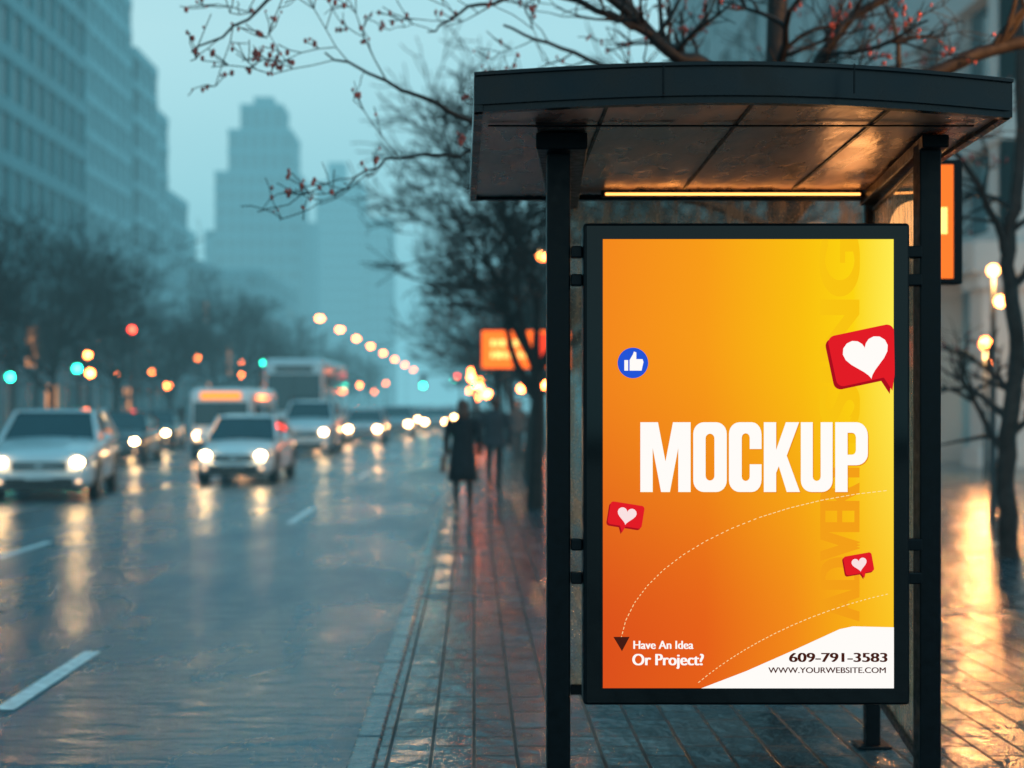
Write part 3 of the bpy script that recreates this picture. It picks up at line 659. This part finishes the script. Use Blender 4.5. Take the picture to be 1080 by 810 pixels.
def bus(name,X,Y,col,L,W,H,low=False):
    e=empty(name,(X,Y,.002)); hw=W/2; P=paint(col); b=MB()
    def ring(y,h,z0,z1,c): return [(-h,y,z0),(h,y,z0),(h,y,z1-c),(h-c,y,z1),(-h+c,y,z1),(-h,y,z1-c)]
    b.loft([ring(0,hw-.10,.35,H-.16,.1),ring(.08,hw-.03,.30,H-.05,.12),ring(.3,hw,.28,H,.14),ring(L-.2,hw,.28,H,.14),ring(L,hw-.08,.35,H-.1,.12)],0)
    b.obj('body',[P],e,bevel=.03)
    b=MB(); zt=H-.62 if not low else H-.42; zm=H*.40 if not low else H*.48
    b.hexa([(-hw+.14,-.012,zm),(hw-.14,-.012,zm),(hw-.14,.05,zm),(-hw+.14,.05,zm),(-hw+.16,.0,zt),(hw-.16,.0,zt),(hw-.16,.07,zt),(-hw+.16,.07,zt)],0)
    nb=int((L-1)/1.5)
    for s in (-1,1):
        for i in range(nb):
            y=.5+i*1.5; x=s*(hw+.008); b.box(min(x,s*hw*.98),max(x,s*hw*.98),y,y+1.3,H*.45,H-.55,0)
    b.obj('windows',[M_cglass],e)
    b=MB(); b.box(-.012,.012,-.03,-.013,zm,zt,0); b.box(-hw+.1,hw-.1,-.03,.05,.34,.55,0)
    for s in (-1,1):
        b.tube([(s*(hw-.05),.05,zt),(s*(hw+.12),-.12,zt+.05),(s*(hw+.16),-.15,zt-.15)],[.02,.02,.02],6,0); b.box(s*(hw+.16)-.08,s*(hw+.16)+.08,-.2,-.12,zt-.55,zt-.15,0)
    b.box(-.25,.25,-.04,-.031,.40,.50,1)
    b.obj('bumper_and_mirrors',[M_trim,M_plate],e)
    b=MB(); b.box(-hw*.62,hw*.62,-.02,.06,zt+.08,zt+.08+(.26 if not low else .22),0)
    b.obj('route_display',[M_disp if low else mat('dim_display',(.06,.07,.07),.2)],e)
    b=MB()
    for s in (-1,1): b.ell((s*(hw-.3),-.01,.75),(.11,.05,.09),0)
    b.obj('lamps',[M_head2],e,smooth=True)
    b=MB()
    for s in (-1,1):
        for y in (1.6 if not low else .9,L-1.8 if not low else L-1.1): wheel(b,s*(hw-.10),y,.45 if not low else .34,.26,s)
    b.obj('wheels',[M_tyre,M_rim],e)
bus('city_bus',-7.35,58,(.65,.7,.72),10,2.5,3.55)
bus('minibus',-7.75,43.5,(.72,.75,.77),5.4,1.98,2.2,low=True)

# ------------------------------------------------------------------ street lamps, signals, signs
M_pole=mat('pole_metal',(.03,.04,.045),.45,.5)
M_lamp=emis('sodium_lamp',lin((255,115,50)),70); M_lamp2=emis('warm_globe',lin((255,150,75)),30)
def street_lamp(x,y,h=8.2,arm=1.4,m=None,r=.2):
    e=empty('street_lamp',(x,y,.1)); b=MB()
    b.tube([(0,0,0),(0,0,.5),(0,0,.52),(0,0,h-.4)],[.12,.11,.07,.05],8,0)
    b.tube([(0,0,h-.4),(arm*.25,0,h-.05),(arm*.8,0,h+.1),(arm,0,h+.08)],[.045,.04,.035,.03],6,0)
    b.ell((arm,0,h+.07),(.32,.16,.09),0); b.obj('pole',[M_pole],e)
    b=MB(); b.ell((arm,0,h-.02),(r,r*.8,r*.7),0); b.obj('lamp',[m or M_lamp],e,smooth=True)
for y in (106,122,139,158,180,206,236,270): street_lamp(-12.9,y,8.0,r=.24)
for y in (37,66,90,120,155,200): street_lamp(3.0,y,5.5,-1.2,r=.16)  # nearest lamp of this row is added to warm the wet pavers
cols={'g':(40,255,205),'r':(255,60,40),'a':(255,150,40)}
lensm={c:emis('lens_'+c,lin(cols[c]),34) for c in 'rag'}
def signal(x,y,h,lit,arm=0):
    e=empty('traffic_light',(x,y,.1)); b=MB()
    b.tube([(0,0,0),(0,0,h+.5)],[.08,.06],8,0)
    if arm: b.tube([(0,0,h+.4),(arm,0,h+.45)],[.05,.04],6,0)
    a=arm; b.box(a-.17,a+.17,-.22,-.02,h-.55,h+.5,0)
    for i in range(3): b.tube([(a,-.225,h+.32-.34*i),(a,-.33,h+.33-.34*i)],[.14,.15],10,0,cap=False)
    b.obj('housing',[M_pole],e)
    for i,c in enumerate('rag'):
        b=MB(); b.tube([(a,-.23,h+.32-.34*i),(a,-.25,h+.32-.34*i)],[.12,.11],12,0)
        b.obj('lens',[lensm[c] if c==lit else M_trim],e)
signal(-13.75,49.5,3.2,'g'); signal(-15.9,49,2.9,'g'); signal(-13.9,58,4.3,'r'); signal(-13.6,92,4.6,'g')
signal(-.9,98,3.2,'g',-2.6); signal(-.2,120,3.6,'r',-1.2); signal(.1,88,3.1,'g'); signal(-13.8,120,4.2,'r',2); signal(.0,140,4.2,'g',-2); signal(0.1,70,3.3,'r')
def lantern(x,y,h,m,r=.13,n=1):
    e=empty('globe_lamp',(x,y,.1)); b=MB(); b.tube([(0,0,0),(0,0,.4),(0,0,h)],[.07,.05,.035],8,0)
    b.obj('pole',[M_pole],e); b=MB(); b.ell((0,0,h+r*.8),(r,r,r),0)
    if n==2: b.ell((.06,-.12,h-.38),(r,r,r),0)
    b.obj('globes',[m],e,smooth=True)
lantern(7.3,20,3.45,M_lamp2,.08,2)
lantern(11.5,32,2.9,M_lamp,.12); lantern(11.8,32.5,2.4,M_lamp,.11)
for x,y,h in ((-22,50,3.1),(-18,52,3.0),(-16.2,60,2.8),(-22,64,3.6),(-17,75,3.1),(-21,84,3.2),(-16,98,3.4),(-15.5,72,2.4),(-15.8,112,3.2),(-20,58,2.3),(-19,70,3.9),(-17.5,90,4.4),(-16,84,1.9),(-18,110,4.6)):
    lantern(x,y,h,M_lamp,.14)
for x,y,h in ((-.1,60,2.6),(.3,76,2.4),(-.2,84,3.4),(.4,105,3.2),(-.3,112,4.0),(2.2,66,2.2),(-.2,130,2.6),(-.3,150,4.2),(2.6,52,2.2),(.2,92,1.9),(-.3,170,3.6),(.1,120,5),(-.2,190,5.5),(.5,56,1.9),(-.3,100,2.4),(-.35,160,2.2)):
    lantern(x,y,h,M_lamp,.14)
for x,y,h in ((-13.7,130,3.2),(-13.7,150,2.8),(-13.7,170,3.6),(-13.7,195,3.0),(-13.7,220,4.5)): lantern(x,y,h,M_lamp,.2)
M_sgO=emis('display_orange',lin((255,105,30)),2.0); M_sgY=emis('display_yellow',lin((255,205,110)),2.2); M_sgR=emis('display_red',lin((235,60,30)),1.5)
e=empty('illuminated_sign',(0.1,27,.1)); b=MB(); b.box(.02,1.75,0,.14,2.28,3.05,0); b.tube([(.35,.07,0),(.35,.07,2.28)],[.05,.05],8,0); b.tube([(1.4,.07,0),(1.4,.07,2.28)],[.05,.05],8,0); b.obj('cabinet',[M_frame],e)
b=MB(); b.face([(.05,-.004,2.31),(1.72,-.004,2.31),(1.72,-.004,3.02),(.05,-.004,3.02)],0)
for z in (2.50,2.72):
    x=.22
    while x<.85:
        wdt=R.uniform(.04,.12); b.face([(x,-.008,z),(x+wdt,-.008,z),(x+wdt,-.008,z+.13),(x,-.008,z+.13)],1); x+=wdt+.035
b.face([(1.0,-.008,2.36),(1.68,-.008,2.36),(1.68,-.008,2.97),(1.0,-.008,2.97)],2); b.obj('face',[M_sgO,M_sgY,M_sgR],e,recalc=False)
e=empty('blade_sign',(2.46,8.0,.1)); b=MB(); b.box(0,.29,0,.12,2.32,3.02,0); b.tube([(.125,.06,0),(.125,.06,2.32)],[.035,.035],8,0); b.obj('cabinet',[M_frame],e,bevel=.01)
b=MB(); b.face([(.03,-.004,2.35),(.235,-.004,2.35),(.235,-.004,2.99),(.03,-.004,2.99)],0); b.face([(.06,-.007,2.6),(.2,-.007,2.6),(.2,-.007,2.75),(.06,-.007,2.75)],1); b.obj('face',[emis('blade_orange',lin((255,120,45)),1.2),M_sgY],e,recalc=False)
street_lamp(5.2,8.6,4.6,-.9,M_lamp2,.14)  # lamp added out of view to warm the right pavement and roof underside
def pl(name,loc,en,r=.15,c=(1,.42,.13)):
    l=bpy.data.lights.new(name,'POINT'); l.energy=en; l.color=c; l.shadow_soft_size=r; o=link(bpy.data.objects.new(name,l)); o.location=loc
pl('added_street_fill',(4.3,8.6,4.45),330); pl('globe_lamp_light',(7.3,19.8,3.5),320)  # first light is an added warm fill at the out-of-view lamp
pl('added_street_fill',(1.8,36.8,5.3),1000,.2); pl('globe_lamp_light',(11.5,31.7,2.9),900)  # first light is an added fill that puts orange glints on the pavers
pl('added_shelter_fill',(1.72,6.5,2.55),1.8,.12)  # fill light added below the ceiling to warm it, no fixture of its own
e=empty('litter_bin',(8.2,26,.1)); b=MB(); b.tube([(0,0,0),(0,0,.05),(0,0,.9),(0,0,.95)],[.22,.25,.28,.24],14,0); b.obj('drum',[M_pole],e)
# ------------------------------------------------------------------ people
M_coat=mat('dark_coat',(.010,.012,.016),.85,var=.3,scale=15,spec=.2); M_trous=mat('dark_trousers',(.012,.014,.018),.85); M_skin=mat('skin',(.35,.21,.16),.5)
M_hair=mat('hair',(.07,.025,.015),.6); M_bag=mat('bag_leather',(.12,.05,.03),.5); M_coat2=mat('grey_coat',(.02,.024,.032),.85)
def person(name,x,y,h,rz,coat,long=True,bag=True,stride=.22,sw=1.0):
    e=empty(name,(x,y,.1),rz); k=h/1.7
    J={'pel':(0,0,.93),'sp':(0,-.01,1.12),'ch':(0,0,1.30),'nk':(0,.0,1.44),'hd0':(0,-.01,1.50),
       'shL':(-.17*sw,0,1.38),'elL':(-.23*sw,.06,1.12),'wrL':(-.24*sw,-.04,.88),'shR':(.17*sw,0,1.38),'elR':(.23*sw,.03,1.12),'wrR':(.23*sw,-.12,.90),
       'hpL':(-.09,0,.90),'knL':(-.10,-stride*.55,.50),'anL':(-.10,-stride*.6,.09),'toL':(-.11,-stride*.6-.17,.035),
       'hpR':(.09,0,.90),'knR':(.10,stride*.25,.50),'anR':(.10,stride*1.25,.16),'toR':(.11,stride*1.25-.14,.04)}
    Rd={'pel':.13,'sp':.115,'ch':.135,'nk':.055,'hd0':.052,'shL':.062,'elL':.045,'wrL':.03,'shR':.062,'elR':.045,'wrR':.03,'hpL':.092,'knL':.06,'anL':.042,'toL':.035,'hpR':.092,'knR':.06,'anR':.042,'toR':.035}
    names=list(J); me=bpy.data.meshes.new('figure')
    ed=[('pel','sp'),('sp','ch'),('ch','nk'),('nk','hd0'),('ch','shL'),('shL','elL'),('elL','wrL'),('ch','shR'),('shR','elR'),('elR','wrR'),('pel','hpL'),('hpL','knL'),('knL','anL'),('anL','toL'),('pel','hpR'),('hpR','knR'),('knR','anR'),('anR','toR')]
    me.from_pydata([tuple(c*k for c in J[n]) for n in names],[(names.index(a),names.index(c)) for a,c in ed],[])
    me.materials.append(M_trous); o=link(bpy.data.objects.new('figure',me)); o.parent=e
    bpy.context.view_layer.objects.active=o
    o.modifiers.new('skin','SKIN')
    if not me.skin_vertices: 
        with bpy.context.temp_override(object=o,active_object=o): bpy.ops.mesh.customdata_skin_add()
    for i,n in enumerate(names):
        me.skin_vertices[0].data[i].radius=(Rd[n]*k,Rd[n]*k); me.skin_vertices[0].data[i].use_root=(n=='pel')
    sb=o.modifiers.new('sub','SUBSURF'); sb.levels=1; sb.render_levels=2
    b=MB(); rings=[]
    hem=.48 if long else .82
    prof=[(hem,.235 if long else .2,.20 if long else .145),((hem+.9)/2,.215,.175),(.93,.195,.145),(1.10,.165,.125),(1.28,.19,.135),(1.38,.185,.115),(1.44,.10,.085),(1.49,.075,.075)]
    for z,a,c in prof:
        rings.append([(a*k*math.cos(2*math.pi*i/20)*(1+.05*math.sin(5*i)*(z<.9)),c*k*math.sin(2*math.pi*i/20)*(1+.06*math.cos(4*i)*(z<.9)),z*k) for i in range(20)])
    b.loft(rings,0)
    for s,el,wr in ((-1,J['elL'],J['wrL']),(1,J['elR'],J['wrR'])):
        sx=s*.17*sw; b.tube([(sx*.8*k,0,1.40*k),(sx*1.1*k,0,1.36*k),((sx+el[0])/2*k*1.03,el[1]/2*k,1.24*k),tuple(c*k for c in el),tuple((el[i]*.4+wr[i]*.6)*k for i in range(3)),tuple(c*k for c in wr)],[.06*k,.075*k,.066*k,.058*k,.052*k,.048*k],12,0)
    b.obj('coat',[coat],e,smooth=True)
    b=MB()
    def hf(p):
        q=list(p)
        if p[2]<-.2: q[0]*=1+.35*(p[2]+.2); q[1]*=1+.2*(p[2]+.2)
        return q
    b.ell((0,-.01*k,1.595*k),(.074*k,.092*k,.112*k),0,16,12,hf)
    b.ell((0,-.105*k,1.585*k),(.014*k,.018*k,.02*k),0,6,5)
    for s in (-1,1): b.ell((s*.075*k,.0,1.59*k),(.010*k,.02*k,.03*k),0,6,5); b.ell((s*.028*k,-.09*k,1.60*k),(.011*k,.008*k,.007*k),1,6,5)
    b.box(-.022*k,.022*k,-.098*k,-.090*k,1.543*k,1.549*k,2)
    for wr in (J['wrL'],J['wrR']):
        w=Vector(wr)*k; b.ell((w.x,w.y-.01,w.z-.055*k),(.018*k,.036*k,.05*k),0,8,6)
        for f in range(4):
            yy=w.y-.035*k+.018*k*f; l=(.06,.075,.078,.06)[f]*k
            b.tube([(w.x,yy,w.z-.09*k),(w.x*.99,yy-.004,w.z-.09*k-l*.5),(w.x*.96,yy-.006,w.z-.09*k-l)],[.009*k,.008*k,.006*k],6,0)
        b.tube([(w.x,w.y-.035*k,w.z-.045*k),(w.x*.98,w.y-.055*k,w.z-.075*k),(w.x*.96,w.y-.06*k,w.z-.10*k)],[.011*k,.009*k,.007*k],6,0)
    b.obj('head_and_hands',[M_skin,M_hair,M_bag],e,smooth=True)
    b=MB(); b.ell((0,.018*k,1.625*k),(.092*k,.105*k,.108*k),0,14,10)
    if long: b.ell((0,.05*k,1.53*k),(.095*k,.07*k,.13*k),0,12,8)
    b.obj('hair',[M_hair],e,smooth=True)
    b=MB()
    for nn in ('L','R'):
        a=J['an'+nn]; t=J['to'+nn]; b.loft([[(a[0]*k+dx*k,(a[1]+.07)*k,z*k) for dx,z in ((-.035,a[2]-.085),(.035,a[2]-.085),(.03,a[2]+.03),(-.03,a[2]+.03))],[(a[0]*k+dx*k,(a[1]-.05)*k,z*k) for dx,z in ((-.04,(a[2]+t[2])/2-.058),(.04,(a[2]+t[2])/2-.058),(.035,a[2]+.01),(-.035,a[2]+.01))],[(t[0]*k+dx*k,t[1]*k-.02,z*k) for dx,z in ((-.035,t[2]-.033),(.035,t[2]-.033),(.03,t[2]+.025),(-.03,t[2]+.025))]],0)
    b.obj('shoes',[M_trim],e,bevel=.01)
    if bag:
        b=MB(); xb=.30*k
        b.loft([[(xb-.05,-.16,.62*k),(xb+.05,-.16,.62*k),(xb+.05,.16,.62*k),(xb-.05,.16,.62*k)],[(xb-.035,-.13,.86*k),(xb+.035,-.13,.86*k),(xb+.035,.13,.86*k),(xb-.035,.13,.86*k)]],0)
        b.tube([(xb,-.10,.85*k),(.22*k,-.06,1.15*k),(.17*k,0,1.46*k),(.2*k,.07,1.15*k),(xb,.10,.85*k)],[.01]*5,6,0)
        b.obj('shoulder_bag',[M_bag],e,bevel=.015)
person('pedestrian',-.17,21.4,1.68,math.pi,M_coat,True,True,sw=1.08)
person('pedestrian',.36,25.5,1.76,math.pi+.1,M_coat2,False,False,sw=1.12)
person('pedestrian',.1,44,1.72,math.pi,M_coat,True,False)
person('pedestrian',1.2,39,1.70,0,M_coat2,False,False)

# ------------------------------------------------------------------ camera
cam=bpy.data.cameras.new('camera'); co=link(bpy.data.objects.new('camera',cam)); S.camera=co
co.location=(0,0,1.75); co.rotation_euler=(math.radians(90),0,0)
cam.lens=50; cam.sensor_width=36; cam.shift_x=40/1080; cam.shift_y=20/1080
cam.clip_start=.1; cam.clip_end=3000
cam.dof.use_dof=True; cam.dof.focus_distance=5.3; cam.dof.aperture_fstop=1.45
S.view_settings.view_transform='Standard'; S.view_settings.look='None'; S.view_settings.exposure=0
